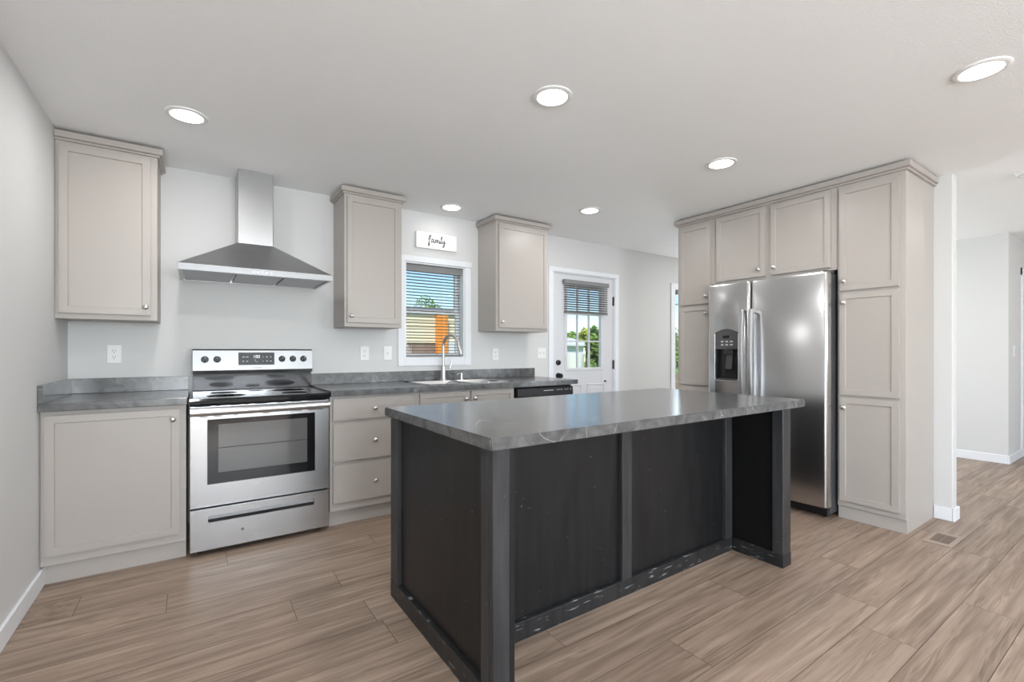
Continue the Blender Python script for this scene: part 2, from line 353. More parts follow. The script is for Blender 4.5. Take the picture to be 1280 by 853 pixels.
# ------------------------------------------------------------------ floor: planks run along the sink wall
def build_floor():
    rows = {0: 1.61-1.23*3, 1: 2.206, 2: 1.231, 4: .682, 6: .374, 7: .614, 8: -.11, 9: -.455, 10: .15, -1: 1.61, -2: 2.655, -3: 3.99, -4: 3.763, -5: 2.418}
    # fixed plank ends read for each row (row k covers y 1.222+.201k upwards)
    ends = {0: 2.206, 1: 1.231, 3: .682, 5: .374, 6: .614, 7: -.11, 8: -.455, 9: .15, -1: 1.61, -2: 3.99, -3: 3.763, -4: 3.0}
    s = .201; g = .0013; PL = 1.38
    me = bpy.data.meshes.new('floor'); vs = []; fs = []; uvs = []; cols = []; mis = []
    k0 = int(math.floor((BY-1.222)/s)); k1 = int(math.ceil((WY-1.222)/s))
    rnd = random.Random(11)
    for k in range(k0, k1):
        y0 = 1.222+s*k; y1 = y0+s
        x = ends.get(k, rnd.uniform(0, PL)); x -= PL*math.ceil((x-XL)/PL)
        while x < XR:
            a, b = max(x, XL), min(x+PL, XR); c0, c1 = max(y0, BY), min(y1, WY)
            if b > a and c1 > c0:
                o = len(vs); vs += [(a+g, c0+g, 0), (b-g, c0+g, 0), (b-g, c1-g, 0), (a+g, c1-g, 0)]
                fs.append([o, o+1, o+2, o+3]); uvs += [(a, c0), (b, c0), (b, c1), (a, c1)]
                cols.append((rnd.random(), rnd.random(), rnd.random(), 1)); mis.append(0)
            x += PL
    o = len(vs); vs += [(XL, BY, -.0015), (XR, BY, -.0015), (XR, WY, -.0015), (XL, WY, -.0015), (XL, BY, -.15), (XR, BY, -.15), (XR, WY, -.15), (XL, WY, -.15)]
    for f in ([0, 1, 2, 3], [7, 6, 5, 4], [0, 4, 5, 1], [1, 5, 6, 2], [2, 6, 7, 3], [3, 7, 4, 0]):
        fs.append([o+i for i in f]); uvs += [(0, 0)]*4; cols.append((0, 0, 0, 1)); mis.append(1)
    me.from_pydata(vs, [], fs); uvl = me.uv_layers.new(name='UVMap'); ca = me.color_attributes.new('plank', 'FLOAT_COLOR', 'CORNER')
    for i, q in enumerate(uvs): uvl.data[i].uv = q; ca.data[i].color = cols[i//4]
    me.materials.append(M['floor']); me.materials.append(M['seam'])
    for p, i in zip(me.polygons, mis): p.material_index = i
    fo = bpy.data.objects.new('floor', me); C.objects.link(fo); struct(fo, 'brown oak plank floor')
build_floor()
struct(MB().box(XL-.15, XR+.15, BY-.15, WY+.14, CZ, CZ+.12).build('ceiling', M['ceiling']), 'pale grey textured ceiling')

# ------------------------------------------------------------------ walls
W1 = (1.515, 2.105, 1.122, 1.977)            # kitchen window opening
D1 = (3.18, 4.125, 0, 2.05)                  # back door opening
D2 = (5.26, 6.96, 0, 2.00)                   # patio door opening
def pierced(x0, x1, y0, y1, holes):
    m = MB(); xs = x0
    for a, b, c, d in sorted(holes):
        m.box(xs, a, y0, y1, 0, CZ); m.box(a, b, y0, y1, d, CZ)
        if c > 0: m.box(a, b, y0, y1, 0, c)
        xs = b
    m.box(xs, x1, y0, y1, 0, CZ); return m
struct(pierced(XL-.12, XR+.12, WY, WY+.14, [W1, D1, D2]).build('wall_back', M['wall'], weld=False), 'pale grey wall behind the sink')
m = MB().box(XL-.12, XL, BY, -3.1, 0, CZ).box(XL-.12, XL, -.8, WY, 0, CZ).box(XL-.12, XL, -3.1, -.8, 0, .7).box(XL-.12, XL, -3.1, -.8, 2.2, CZ)  # leaves a hole for the added left window
struct(m.build('wall_left', M['wall'], weld=False), 'pale grey wall beside the left base cabinet')
struct(pierced(XL-.12, XR+.12, BY-.14, BY, [(-.35, 1.55, .7, 2.2), (2.95, 4.85, .7, 2.2), (6.35, 8.25, .7, 2.2)]).build('wall_front', M['wall'], weld=False))  # holes for the added, unseen windows
struct(MB().box(XR, XR+.12, BY, 1.1, 0, CZ).build('wall_right', M['wall']))
struct(MB().box(4.363, 4.462, .95, 2.775, 0, CZ, .004).build('wall_stub', M['wall']), 'short wall the tall cabinets stand against')
# the hall: a face towards the kitchen, and one with a door along the hall
m = MB().box(XH, XH+.12, 1.1, WY, 0, CZ).box(XH+.12, 7.72, 1.1, 1.22, 0, CZ).box(7.72, 8.52, 1.1, 1.22, 2.04, CZ).box(8.52, XR, 1.1, 1.22, 0, CZ)
struct(m.build('wall_hall', M['wall'], weld=False), 'pale grey wall at the hall corner')
d3 = struct(MB().box(7.735, 8.505, 1.135, 1.175, .01, 2.03, .002).build('door_3', M['doorpaint']), 'white door along the hall')
m = MB().box(7.65, 7.735, 1.083, 1.1, 0, 2.125, .003).box(8.505, 8.59, 1.083, 1.1, 0, 2.125, .003).box(7.65, 8.59, 1.08, 1.1, 2.04, 2.125, .003)
struct(m.build('trim_3', M['trim']), 'white casing round the hall door')
# baseboards
def base(name, boxes):
    m = MB()
    for b in boxes: m.box(*b, .003)
    return struct(m.build(name, M['trim']))
base('baseboard_left', [(XL, XL+.014, BY, 3.295, 0, .09)])
base('baseboard_stub', [(4.349, 4.3628, .9505, 1.048, 0, .09), (4.349, 4.476, .936, .9498, 0, .09), (4.4622, 4.476, .9505, 2.775, 0, .09)])
base('baseboard_hall', [(XH-.014, XH-.0002, 1.1005, WY-.001, 0, .09), (XH-.014, 7.65, 1.086, 1.0998, 0, .09)])
base('baseboard_back', [(4.20, 5.17, WY-.014, WY, 0, .09), (2.99, 3.11, WY-.014, WY, 0, .09)])

# ------------------------------------------------------------------ kitchen window
x0, x1, z0, z1 = W1
m = MB(); c = .065; y = WY-.016
m.box(x0-c, x0-.0002, y, WY, z0-c, z1-.0002, .002).box(x1+.0002, x1+c, y, WY, z0-c, z1-.0002, .002)
m.box(x0, x1, y, WY, z0-c, z0-.0002, .002).box(x0-c-.006, x1+c+.006, y-.004, WY, z1, z1+.05, .002)
m.ring(x0+.0005, x1-.0005, z0+.0005, z1-.0005, WY-.003, WY+.14, .0115, .0115, 'xz', 0)
struct(m.build('trim_1', M['trim'], weld=False), 'white casing round the kitchen window')
m = MB(); f = .035; zm = 1.545
for a, b, yy in ((z0+.012, zm+.02, WY+.085), (zm-.02, z1-.012, WY+.11)):
    m.ring(x0+.0125, x1-.0125, a, b, yy, yy+.024, f, f)
wf = struct(m.build('window_1', M['trim'], weld=False), 'white double hung window over the sink')
MB().box(x0+.04, x1-.04, WY+.096, WY+.099, z0+.04, zm).box(x0+.04, x1-.04, WY+.12, WY+.123, zm, z1-.04).build('glass', M['glass'], wf)
def blind(name, x0, x1, yc, ztop, zbot, pitch, depth, tilt, label, head=.045, cords=(.1, .9), valance=0.):
    t = thing(name, ((x0+x1)/2, yc, zbot), label, 'blind')
    MB().box(x0-valance, x1+valance, yc-.02, yc+.018, ztop-head, ztop, .004).build('headrail', M['blind'], t)
    m = MB(); z = ztop-head-pitch*.7; i = 0
    while z > zbot+.02:
        cs, sn = math.cos(tilt)*depth/2, math.sin(tilt)*depth/2; h = .0011
        prof = [(-cs, -sn), (0, .0018), (cs, sn), (cs, sn-h), (0, .0018-h), (-cs, -sn-h)]
        m.prism([(yc+a, z+b) for a, b in prof], x0, x1, 'x'); z -= pitch
    m.build('slats', M['blind'], t, weld=False)
    MB().box(x0, x1, yc-depth/2, yc+depth/2, zbot, zbot+.014, .003).build('bottom_rail', M['blind'], t)
    for q in cords:
        xx = x0+(x1-x0)*q
        MB().tube([(xx, yc-depth/2-.001, zbot+.01), (xx, yc-depth/2-.001, ztop-head)], .0013, 5).build('cord', M['cord'], t)
    return t
blind('window_blind', x0+.018, x1-.022, WY+.045, z1-.014, z0+.016, .0275, .026, R(-11), 'grey slatted blind lowered over the whole kitchen window', .062, (.1, .68, .9))

# ------------------------------------------------------------------ back door with half glass
x0, x1 = D1[0], D1[1]; sy = WY+.012; sl0, sl1, szt = 3.195, 4.110, 2.038
m = MB(); c = .062
m.box(x0-c, x0, WY-.016, WY, 0, 2.05+.045, .003).box(x1, x1+c, WY-.016, WY, 0, 2.05+.045, .003).box(x0-c-.001, x1+c+.001, WY-.018, WY, 2.05, 2.097, .003)
m.box(x0+.0003, x0+.012, WY-.002, WY+.14, 0, 2.0395).box(x1-.012, x1-.0003, WY-.002, WY+.14, 0, 2.0395).box(x0+.0003, x1-.0003, WY-.002, WY+.14, 2.04, 2.0495)
struct(m.build('trim_2', M['trim'], weld=False), 'white casing round the back door')
gx0, gx1, gz0, gz1 = 3.385, 3.915, .995, 1.905
m = MB().box(sl0, gx0, sy, sy+.04, .012, szt, .002).box(gx1, sl1, sy, sy+.04, .012, szt, .002).box(gx0, gx1, sy, sy+.04, .012, gz0).box(gx0, gx1, sy, sy+.04, gz1, szt)
fr = .028
m.ring(gx0-fr, gx1+fr, gz0-fr, gz1+fr, sy-.010, sy-.0002, fr+.006, fr+.006, 'xz', .004)
for a, b in ((3.33, 3.61), (3.69, 3.97)):     # two embossed panels under the glass
    m.ring(a, b, .24, .815, sy-.007, sy-.0002, .018, .018, 'xz', .003)
    m.box(a+.04, b-.04, sy-.004, sy, .28, .775, .003)
dr = struct(m.build('door_1', M['doorpaint'], weld=False), 'white half glass door beside the counter end')
MB().box(gx0, gx1, sy+.018, sy+.022, gz0, gz1).build('glass', M['glass'], dr)
m = MB(); dx = (gx1-gx0)/3; dz = (gz1-gz0)/3
for i in (1, 2): m.box(gx0+dx*i-.008, gx0+dx*i+.008, sy+.006, sy+.034, gz0, gz1, .003).box(gx0, gx1, sy+.0065, sy+.0335, gz0+dz*i-.008, gz0+dz*i+.008, .003)
m.build('glazing_bars', M['doorpaint'], dr, weld=False)
MB().lathe([(0, -.028), (.020, -.028), (.027, -.022), (.030, -.004), (.030, 0)], 24, (3.262, sy, 1.062), 'y').box(3.257, 3.267, sy-.04, sy-.026, 1.05, 1.075, .003).build('deadbolt', M['blackmetal'], dr)
MB().lathe([(0, -.065), (.018, -.064), (.026, -.054), (.027, -.045), (.020, -.034), (.011, -.026), (.011, -.009), (.031, -.008), (.032, 0)], 24, (3.265, sy, .919), 'y').build('door_knob', M['blackmetal'], dr)
for z in (1.778, 1.026, .25): MB().box(4.104, 4.120, sy-.012, sy+.004, z-.05, z+.05, .002).tube([(4.114, sy-.012, z-.055), (4.114, sy-.012, z+.055)], .006, 10).build('hinge', M['blackmetal'], dr)
MB().lathe([(0, -.02), (.008, -.02), (.010, -.008), (.010, 0)], 14, (3.975, sy, .835), 'y').build('blind_bracket', M['blackmetal'], dr)
blind('door_blind', 3.325, 3.985, sy-.035, 1.972, 1.605, .0255, .026, R(-30), 'short grey blind half drawn down over the back door glass', .046, (.06, .23, .76, .93), .012)

# ------------------------------------------------------------------ patio door beyond the tall cabinets
x0, x1, z1 = D2[0], D2[1], D2[3]
m = MB().box(x0-.085, x0, WY-.016, WY, 0, z1+.085, .003).box(x1, x1+.085, WY-.016, WY, 0, z1+.085, .003).box(x0, x1, WY-.016, WY, z1, z1+.085, .003)
struct(m.build('trim_4', M['trim']), 'white casing round the patio door')
xm = (x0+x1)/2; m = MB()
for a, b, yy in ((x0, xm+.03, WY+.03), (xm-.03, x1, WY+.075)):
    m.ring(a+.001, b-.001, .002, z1-.001, yy, yy+.04, .035, .05, wa2=.06)
pd = struct(m.build('door_2', M['trim'], weld=False), 'white sliding glass door past the tall cabinets')
MB().box(x0+.03, xm, WY+.045, WY+.05, .05, z1-.05).box(xm, x1-.03, WY+.09, WY+.095, .05, z1-.05).build('glass', M['glass'], pd)
blind('patio_blind', x0+.03, x1-.03, WY+.005, z1-.012, z1-.20, .02, .025, R(10), 'dark blind bunched up at the top of the patio door', .05, (.05, .5, .95))

# ------------------------------------------------------------------ cabinets
KN = [(0, -.028), (.009, -.0275), (.0145, -.023), (.0150, -.019), (.011, -.0145), (.006, -.011), (.0055, -.004), (.009, 0)]
def knob(u, d, z, fm, parent): MB().lathe([(r, h) for r, h in KN], 20, (u, d, z), 'y', fm).build('knob', M['nickel'], parent)
def front(kind, u0, u1, z0, z1, d, fm, parent, kn, flat=False):
    o = MB().shaker(u0, u1, z0, z1, d, fm, flat=flat).build(kind, M['cab'], parent)
    if kn: knob(kn[0], d, kn[1], fm, o)
    return o
def carcass(u0, u1, d0, d1, z0, z1, fm, toe=0., toed=.05, sidetoe=None):
    m = MB()
    if toe: m.box(u0, u1, d0, d1, toe, z1, .0015, 0, fm); m.box(u0+.001, u1-.001, d0+toed, d1-.001, z0, toe+.002, 0, 0, fm)
    else: m.box(u0, u1, d0, d1, z0, z1, .0015, 0, fm)
    return m
# base cabinets
F = 3.262     # face of the frames, fronts stand .02 proud
b = thing('base_cabinet', (-.34, 3.57, 0), 'taupe one door base cabinet between the left wall and the range', 'cabinet')
carcass(XL+.002, -.042, F, WY-.005, 0, .884, FY, .10, .030).build('body', M['cabside'], b)
front('door', -.628, -.071, .150, .862, F-.02, FY, b, (-.104, .805))
b = thing('drawer_cabinet', (1.06, 3.57, 0), 'taupe three drawer base cabinet right of the range', 'cabinet')
carcass(.745, 1.352, F, WY-.005, 0, .884, FY, .105, .040).build('body', M['cabside'], b)
for z0, z1, kz in ((.718, .868, .790), (.440, .697, .567), (.160, .418, .283)): front('drawer', .763, 1.326, z0, z1, F-.02, FY, b, (1.044, kz), True)
b = thing('sink_cabinet', (1.80, 3.57, 0), 'taupe two door base cabinet under the sink', 'cabinet')
m = MB().box(1.353, 1.371, F+.0205, WY-.005, .105, .884).box(2.225, 2.243, F+.0205, WY-.005, .105, .884).box(1.3715, 2.2245, F+.0205, WY-.020, .105, .123).box(1.3715, 2.2245, WY-.0195, WY-.005, .105, .72)
m.ring(1.353, 2.243, .105, .884, F, F+.02, .036, .05, 'xz', .001).box(1.796, 1.818, F+.0005, F+.0195, .1555, .8335).box(1.354, 2.242, F+.04, F+.055, 0, .104)
m.build('body', M['cabside'], b, weld=False)
front('door', 1.383, 1.796, .16, .872, F-.02, FY, b, (1.767, .812)); front('door', 1.818, 2.227, .16, .872, F-.02, FY, b, (1.848, .812))
b = thing('end_panel', (2.885, 3.57, 0), 'taupe panel closing the counter end beyond the dishwasher', 'panel')
MB().box(2.876, 2.894, F, WY-.005, 0, .884, .0015).build('board', M['cabside'], b)
# dishwasher
t = thing('dishwasher', (2.56, 3.57, 0), 'black dishwasher under the counter end, mostly hidden by the island', 'dishwasher')
MB().box(2.25, 2.872, F+.02, WY-.03, .1005, .882).box(2.25, 2.872, F+.08, WY-.03, 0, .10).build('tub', M['dark'], t)
MB().box(2.252, 2.870, F-.035, F+.02, .11, .775, .004).build('door', M['black'], t)
cp = MB().prism([(F+.02, .785), (F-.035, .785), (F-.047, .80), (F-.040, .865), (F+.02, .872)], 2.252, 2.870, 'x').build('control_panel', M['black'], t)
MB().box(2.53, 2.64, F-.0462, F-.044, .838, .844).build('badge', M['mark'], cp)
for xx in (2.68, 2.705, 2.73, 2.775, 2.80, 2.838): MB().box(xx, xx+.009, F-.0462, F-.044, .838, .846).build('button', M['mark'], cp)
# worktops
CT, CB, CF = .925, .885, 3.212
t = thing('countertop', (-.34, 3.55, CB), 'grey veined countertop on the left base cabinet, with side splash', 'countertop')
MB().box(XL+.001, -.036, CF, WY-.001, CB, CT, .003).build('slab', M['stone'], t)
MB().box(XL+.001, -.036, WY-.020, WY-.001, CT, 1.018, .002).build('backsplash', M['stone'], t)
MB().box(XL+.001, XL+.020, CF+.001, WY-.020, CT, 1.018, .002).build('side_splash', M['stone'], t)
t = thing('countertop', (1.83, 3.55, CB), 'long grey veined countertop holding the sink', 'countertop')
SX0, SX1, SY0, SY1 = 1.475, 2.285, 3.325, 3.80
hx0, hx1, hy0, hy1 = SX0+.02, SX1-.05, SY0+.02, SY1-.02
m = MB().box(.742, hx0, CF, WY-.001, CB, CT).box(hx1, 2.925, CF, WY-.001, CB, CT).box(hx0, hx1, CF, hy0, CB, CT).box(hx0, hx1, hy1, WY-.001, CB, CT)
m.build('slab', M['stone'], t)
MB().box(.742, 2.925, WY-.020, WY-.001, CT, 1.012, .002).build('backsplash', M['stone'], t)
# sink
t = thing('sink', (1.88, 3.56, .75), 'double bowl stainless sink set into the long countertop', 'sink')
m = MB()
m.box(SX0, SX1, SY0, hy0+.006, CT, CT+.005, .002).box(SX0, SX1, hy1-.066, SY1, CT, CT+.005, .002).box(SX0, hx0+.006, SY0, SY1, CT, CT+.005, .002).box(hx1-.006, SX1, SY0, SY1, CT, CT+.005, .002).box(1.865, 1.895, hy0, hy1-.06, CT-.005, CT+.004, .002)
m.build('rim', M['chrome'], t, weld=False)
def bowl(a, b_):
    m = MB(); c0, c1 = hy0+.006, hy1-.066; zb = .755; k = .03
    vs = [(a, c0, CT+.003), (b_, c0, CT+.003), (b_, c1, CT+.003), (a, c1, CT+.003), (a+k, c0+k, zb), (b_-k, c0+k, zb), (b_-k, c1-k, zb), (a+k, c1-k, zb)]
    m.add(vs, [[0, 1, 5, 4], [1, 2, 6, 5], [2, 3, 7, 6], [3, 0, 4, 7], [4, 5, 6, 7]])
    o = m.build('bowl', M['chrome'], t); md = o.modifiers.new('s', 'SOLIDIFY'); md.thickness = .002
bowl(hx0+.006, 1.866); bowl(1.894, hx1-.006)
# faucet
FX0, FYY = 1.835, 3.785
t = thing('faucet', (FX0, FYY, CT+.005), 'tall arched stainless pull-down faucet behind the sink', 'faucet')
MB().lathe([(0.031, CT+.005), (.031, CT+.010), (.024, CT+.016), (.0215, CT+.03), (.0205, CT+.13), (.016, CT+.135), (0, CT+.135)], 24, (FX0, FYY, 0)).build('base', M['nickel'], t)
sp = [(FX0, FYY, CT+.12), (FX0, FYY, CT+.26)]
cxr = .088; zc = CT+.305; dv = Vector((.38, -.925, 0))
for i in range(13):
    a = math.pi*(1-i/12*.93); o = cxr*(1+math.cos(a)); sp.append((FX0+dv.x*o, FYY+dv.y*o, zc+cxr*1.08*math.sin(a)))
MB().tube(sp, .0125, 14).build('spout', M['nickel'], t)
e = Vector(sp[-1]); dn = (Vector(sp[-1])-Vector(sp[-2])).normalized()
MB().tube([e-dn*.004, e+dn*.03, e+dn*.085, e+dn*.095], [.0135, .0155, .0185, .0165], 16).build('spray_head', M['nickel'], t)
MB().tube([(FX0+.014, FYY, CT+.095), (FX0+.062, FYY-.005, CT+.095)], .0125, 14).tube(catmull([(FX0+.055, FYY-.005, CT+.098), (FX0+.070, FYY-.008, CT+.125), (FX0+.084, FYY-.010, CT+.175)]), .0055, 10).build('lever', M['nickel'], t)
t = thing('soap_dispenser', (2.02, 3.79, CT+.005), 'small stainless soap pump standing right of the faucet', 'soap dispenser')
MB().lathe([(.018, CT+.005), (.018, CT+.010), (.011, CT+.014), (.010, CT+.05), (.012, CT+.052), (.012, CT+.062), (0, CT+.064)], 18, (2.02, 3.79, 0)).build('body', M['nickel'], t)
MB().tube(catmull([(2.02, 3.79, CT+.055), (1.985, 3.772, CT+.060), (1.955, 3.758, CT+.050)]), .0055, 10).build('nozzle', M['nickel'], t)

# upper cabinets
UF, UB, UT = 3.565, 1.372, 2.385
def upper(u0, u1, d0, d1, knobx, label, fillers=()):
    t = thing('wall_cabinet', ((u0+u1)/2, 3.72, UB), label, 'cabinet')
    MB().box(u0, u1, UF, WY-.001, UB, UT, .0015).build('body', M['cabside'], t)
    front('door', d0, d1, 1.402, 2.348, UF-.02, FY, t, (knobx, 1.452))
    l = XL+.0005 if u0 < -.6 else u0-.028
    m = MB(); y0 = UF-.032; poly = lambda a, b, yy: None
    m.box(l, u1+.028, y0, WY-.001, 2.378, 2.416, .004); m.box(l if u0 < -.6 else u0-.012, u1+.012, UF-.014, WY-.001, 2.366, 2.379, .002)
    m.build('crown', M['cab'], t, weld=False); return t
upper(XL+.001, -.190, -.628, -.222, -.245, 'taupe wall cabinet in the corner by the left wall')
upper(.918, 1.362, .936, 1.341, .965, 'taupe wall cabinet between the range hood and the window')
upper(2.252, 2.848, 2.276, 2.832, 2.305, 'wide taupe wall cabinet between the window and the back door')

# ------------------------------------------------------------------ tall run with the fridge
PX, PB = 3.80, 4.360
def tall(u0, u1, d0, d1, kn, label, z0=0.):
    t = thing('tall_cabinet', (4.08, (u0+u1)/2, 0), label, 'cabinet')
    m = MB().box(PX, PB, u0, u1, .09, 2.375, .0015).box(PX+.014, PB, u0+.0005, u1-.0005, 0, .092)
    m.build('body', M['cabside'], t)
    for z0, z1, kz in ((1.614, 2.335, 1.680), (.878, 1.594, 1.529), (.130, .860, .790)): front('door', d0, d1, z0, z1, PX-.02, FX, t, (kn, kz))
    return t
tall(1.050, 1.439, 1.083, 1.424, 1.392, 'taupe three door tall cabinet right of the refrigerator')
tall(2.388, 2.768, 2.425, 2.738, 2.460, 'taupe tall cabinet left of the refrigerator, partly hidden by it')
t = thing('over_fridge_cabinet', (4.08, 1.91, 1.77), 'taupe two door cabinet above the refrigerator', 'cabinet')
MB().box(PX, PB, 1.441, 2.386, 1.772, 2.375, .0015).build('body', M['cabside'], t)
front('door', 1.478, 1.902, 1.792, 2.348, PX-.02, FX, t, (1.868, 1.850)); front('door', 1.945, 2.366, 1.792, 2.348, PX-.02, FX, t, (1.992, 1.850))
m = MB().box(PX-.030, PB, 1.020, 2.797, 2.378, 2.418, .004).box(PX-.016, PX-.0006, 1.034, 2.784, 2.362, 2.3775, .002).box(PX, PB, 1.034, 1.0490, 2.362, 2.3775, .002).box(PX, PB, 2.7690, 2.784, 2.362, 2.3775, .002)
tag(m.build('crown_moulding', M['cab'], weld=False), 'taupe crown strip along the top of the tall cabinets', 'moulding')

# refrigerator
t = thing('refrigerator', (4.0, 1.905, 0), 'stainless side by side refrigerator with ice and water dispenser', 'refrigerator')
MB().box(3.722, 4.33, 1.452, 2.362, .03, 1.742, .004).build('cabinet', M['grey'], t)
MB().box(3.70, 3.76, 1.46, 2.355, .018, .078, .006).build('kick_grille', M['black'], t)
for yy in (1.50, 2.31):
    for xx in (3.76, 4.25): MB().lathe([(.022, 0), (.022, .03), (0, .03)], 14, (xx, yy, 0)).build('roller', M['black'], t)
for yy in (1.475, 2.335): MB().box(3.69, 3.80, yy-.02, yy+.02, 1.742, 1.764, .006).build('hinge_cover', M['dark'], t)
def fdoor(y0, y1, z0, z1, xf=3.640, xb=3.718, bulge=.012, r=.024):
    """bowed door with rounded vertical edges"""
    P = []; n = 16; w_ = y1-y0
    P.append((xb, y0))
    for i in range(6):
        a = R(90)*i/5; P.append((xf+bulge+r-r*math.sin(a), y0+r-r*math.cos(a)))
    for i in range(1, n):
        u = i/n; yy = y0+r+(w_-2*r)*u; P.append((xf+bulge*(2*u-1)**2, yy))
    for i in range(6):
        a = R(90)*(1-i/5); P.append((xf+bulge+r-r*math.sin(a), y1-r+r*math.cos(a)))
    P.append((xb, y1))
    m = MB(); N = len(P); vs = []; fs = []
    cx, cy = xb, (y0+y1)/2
    zs = [(z0, .006), (z0+.006, 0), (z1-.02, 0), (z1-.006, .005), (z1, .016)]
    for z, s_ in zs:
        for px, py in P:
            k = min(1, (xb-px)/(xb-xf)); vs.append((px+s_*k, py+(s_*.5 if py < cy else -s_*.5), z))
    for i in range(len(zs)-1):
        for k in range(N): k2 = (k+1) % N; fs.append([i*N+k, i*N+k2, (i+1)*N+k2, (i+1)*N+k])
    fs += [list(range(N)), [(len(zs)-1)*N+k for k in range(N)]]
    return m.add(vs, fs, 0, True)
rd = fdoor(1.447, 1.988, .082, 1.752).build('refrigerator_door', M['fridge'], t)
fd = fdoor(1.996, 2.367, .082, 1.752).build('freezer_door', M['fridge'], t)
# cut the dispenser bay out of the freezer door
DY0, DY1, DZ0, DZ1 = 2.086, 2.290, .945, 1.372
arch = [(DY0, DZ0), (DY1, DZ0), (DY1, DZ1-.03)]+[(DY1-(DY1-DY0)*i/10, DZ1-.03+.03*math.sin(math.pi*i/10)) for i in range(1, 10)]+[(DY0, DZ1-.03)]
cut = MB().prism(arch, 3.60, 3.706, 'x').build('cutter', M['black'], t)
bo = fd.modifiers.new('b', 'BOOLEAN'); bo.object = cut; bo.operation = 'DIFFERENCE'; bo.solver = 'EXACT'
bpy.context.view_layer.update()
me2 = bpy.data.meshes.new_from_object(fd.evaluated_get(bpy.context.evaluated_depsgraph_get())); fd.modifiers.clear(); fd.data = me2
fd.data.materials.clear(); fd.data.materials.append(M['fridge'])
bpy.data.objects.remove(cut)
bay = MB().box(3.698, 3.7055, DY0+.001, DY1-.001, DZ0+.001, DZ1-.01).box(3.662, 3.70, DY0+.001, DY0+.006, DZ0, DZ1-.035).box(3.662, 3.70, DY1-.006, DY1-.001, DZ0, DZ1-.035).build('dispenser_bay', M['black'], fd)
m = MB(); o1 = .009
m.tube(catmull([(3.643, y_, z_) for y_, z_ in [(DY0-.003, DZ1-.04), (DY0-.003, 1.15), (DY0-.003, DZ0+.02), (DY0+.016, DZ0-.003), ((DY0+DY1)/2, DZ0-.004), (DY1-.016, DZ0-.003), (DY1+.003, DZ0+.02), (DY1+.003, 1.15), (DY1+.003, DZ1-.04)]], 5), .0055, 8)
m.build('dispenser_frame', M['chrome'], fd)
arch2 = [(DY0+.001, 1.205), (DY1-.001, 1.205), (DY1-.001, DZ1-.031)]+[(DY1-(DY1-DY0)*i/10, DZ1-.032+.03*math.sin(math.pi*i/10)) for i in range(1, 10)]+[(DY0+.001, DZ1-.031)]
pn = MB().prism(arch2, 3.646, 3.70, 'x').build('dispenser_controls', M['dark'], fd)
m = MB().box(3.6448, 3.6462, 2.165, 2.222, 1.295, 1.318)
m.build('display', M['glossblack'], pn)
for i in range(3):
    for q in (1.235, 1.262): MB().box(3.6450, 3.6462, 2.135+i*.04, 2.158+i*.04, q, q+.010, .0004).build('button', M['mark'], pn)
MB().prism([(3.665, 1.204), (3.698, 1.204), (3.698, 1.165), (3.675, 1.165)], 2.150, 2.225, 'y').build('nozzle', M['dark'], fd)
MB().prism([(3.690, 1.160), (3.697, 1.160), (3.690, 1.045), (3.676, 1.035), (3.672, 1.040)], 2.160, 2.215, 'y').build('paddle', M['grey'], fd)
MB().box(3.652, 3.70, DY0+.008, DY1-.008, DZ0+.002, DZ0+.012, .002).build('drip_tray', M['dark'], fd)
def fhandle(yc, door, sgn):
    pts = []
    for i in range(21):
        u = i/20; z = .60+(1.518-.60)*u; bow = math.sin(math.pi*u)
        pts.append((3.600-.022*bow, yc, z))
    m = MB(); vs = []; fs = []; hw = .0155
    for (x, y_, z) in pts:
        for dx, dy in ((-.007, -hw), (-.011, -hw*.55), (-.011, hw*.55), (-.007, hw), (.009, hw), (.009, -hw)): vs.append((x+dx, y_+dy, z))
    for i in range(len(pts)-1):
        for k in range(6): k2 = (k+1) % 6; fs.append([i*6+k, i*6+k2, i*6+6+k2, i*6+6+k])
    fs += [list(range(6)), [120+k for k in range(6)]]
    m.add(vs, fs, 0, True)
    for z in (.615, 1.503): m.box(3.600, 3.652, yc-.013, yc+.013, z-.014, z+.014, .004)
    m.build('handle', M['handle'], door)
fhandle(2.030, fd, 1); fhandle(1.958, rd, -1)

# ------------------------------------------------------------------ range
rx0, rx1, ry = -.026, .732, 3.222
t = thing('range', (.353, 3.54, 0), 'freestanding stainless electric range with black glass cooktop', 'range')
MB().box(rx0+.004, rx1-.004, ry+.045, 3.875, .035, .895, .002).build('body', M['grey'], t)
for xx in (rx0+.05, rx1-.05):
    for yy in (3.31, 3.82): MB().lathe([(.018, 0), (.018, .008), (.009, .01), (.009, .036)], 12, (xx, yy, 0)).build('foot', M['black'], t)
ck = MB().prism([(ry-.004, .876), (ry-.012, .884), (ry-.012, .902), (ry-.002, .913), (3.80, .913), (3.80, .895), (ry+.05, .895), (ry+.05, .876)], rx0, rx1, 'x').build('cooktop', M['glossblack'], t)
for (bx, by, br) in ((.16, 3.38, .105), (.16, 3.63, .078), (.55, 3.38, .078), (.55, 3.63, .105), (.355, 3.70, .05)):
    m = MB()
    for r_ in (br, br*.62): m.lathe([(r_, .9131), (r_, .9136), (r_-.003, .9136), (r_-.003, .9131)], 36, (bx, by, 0), smooth=False)
    m.build('burner_ring', M['dark'], ck)
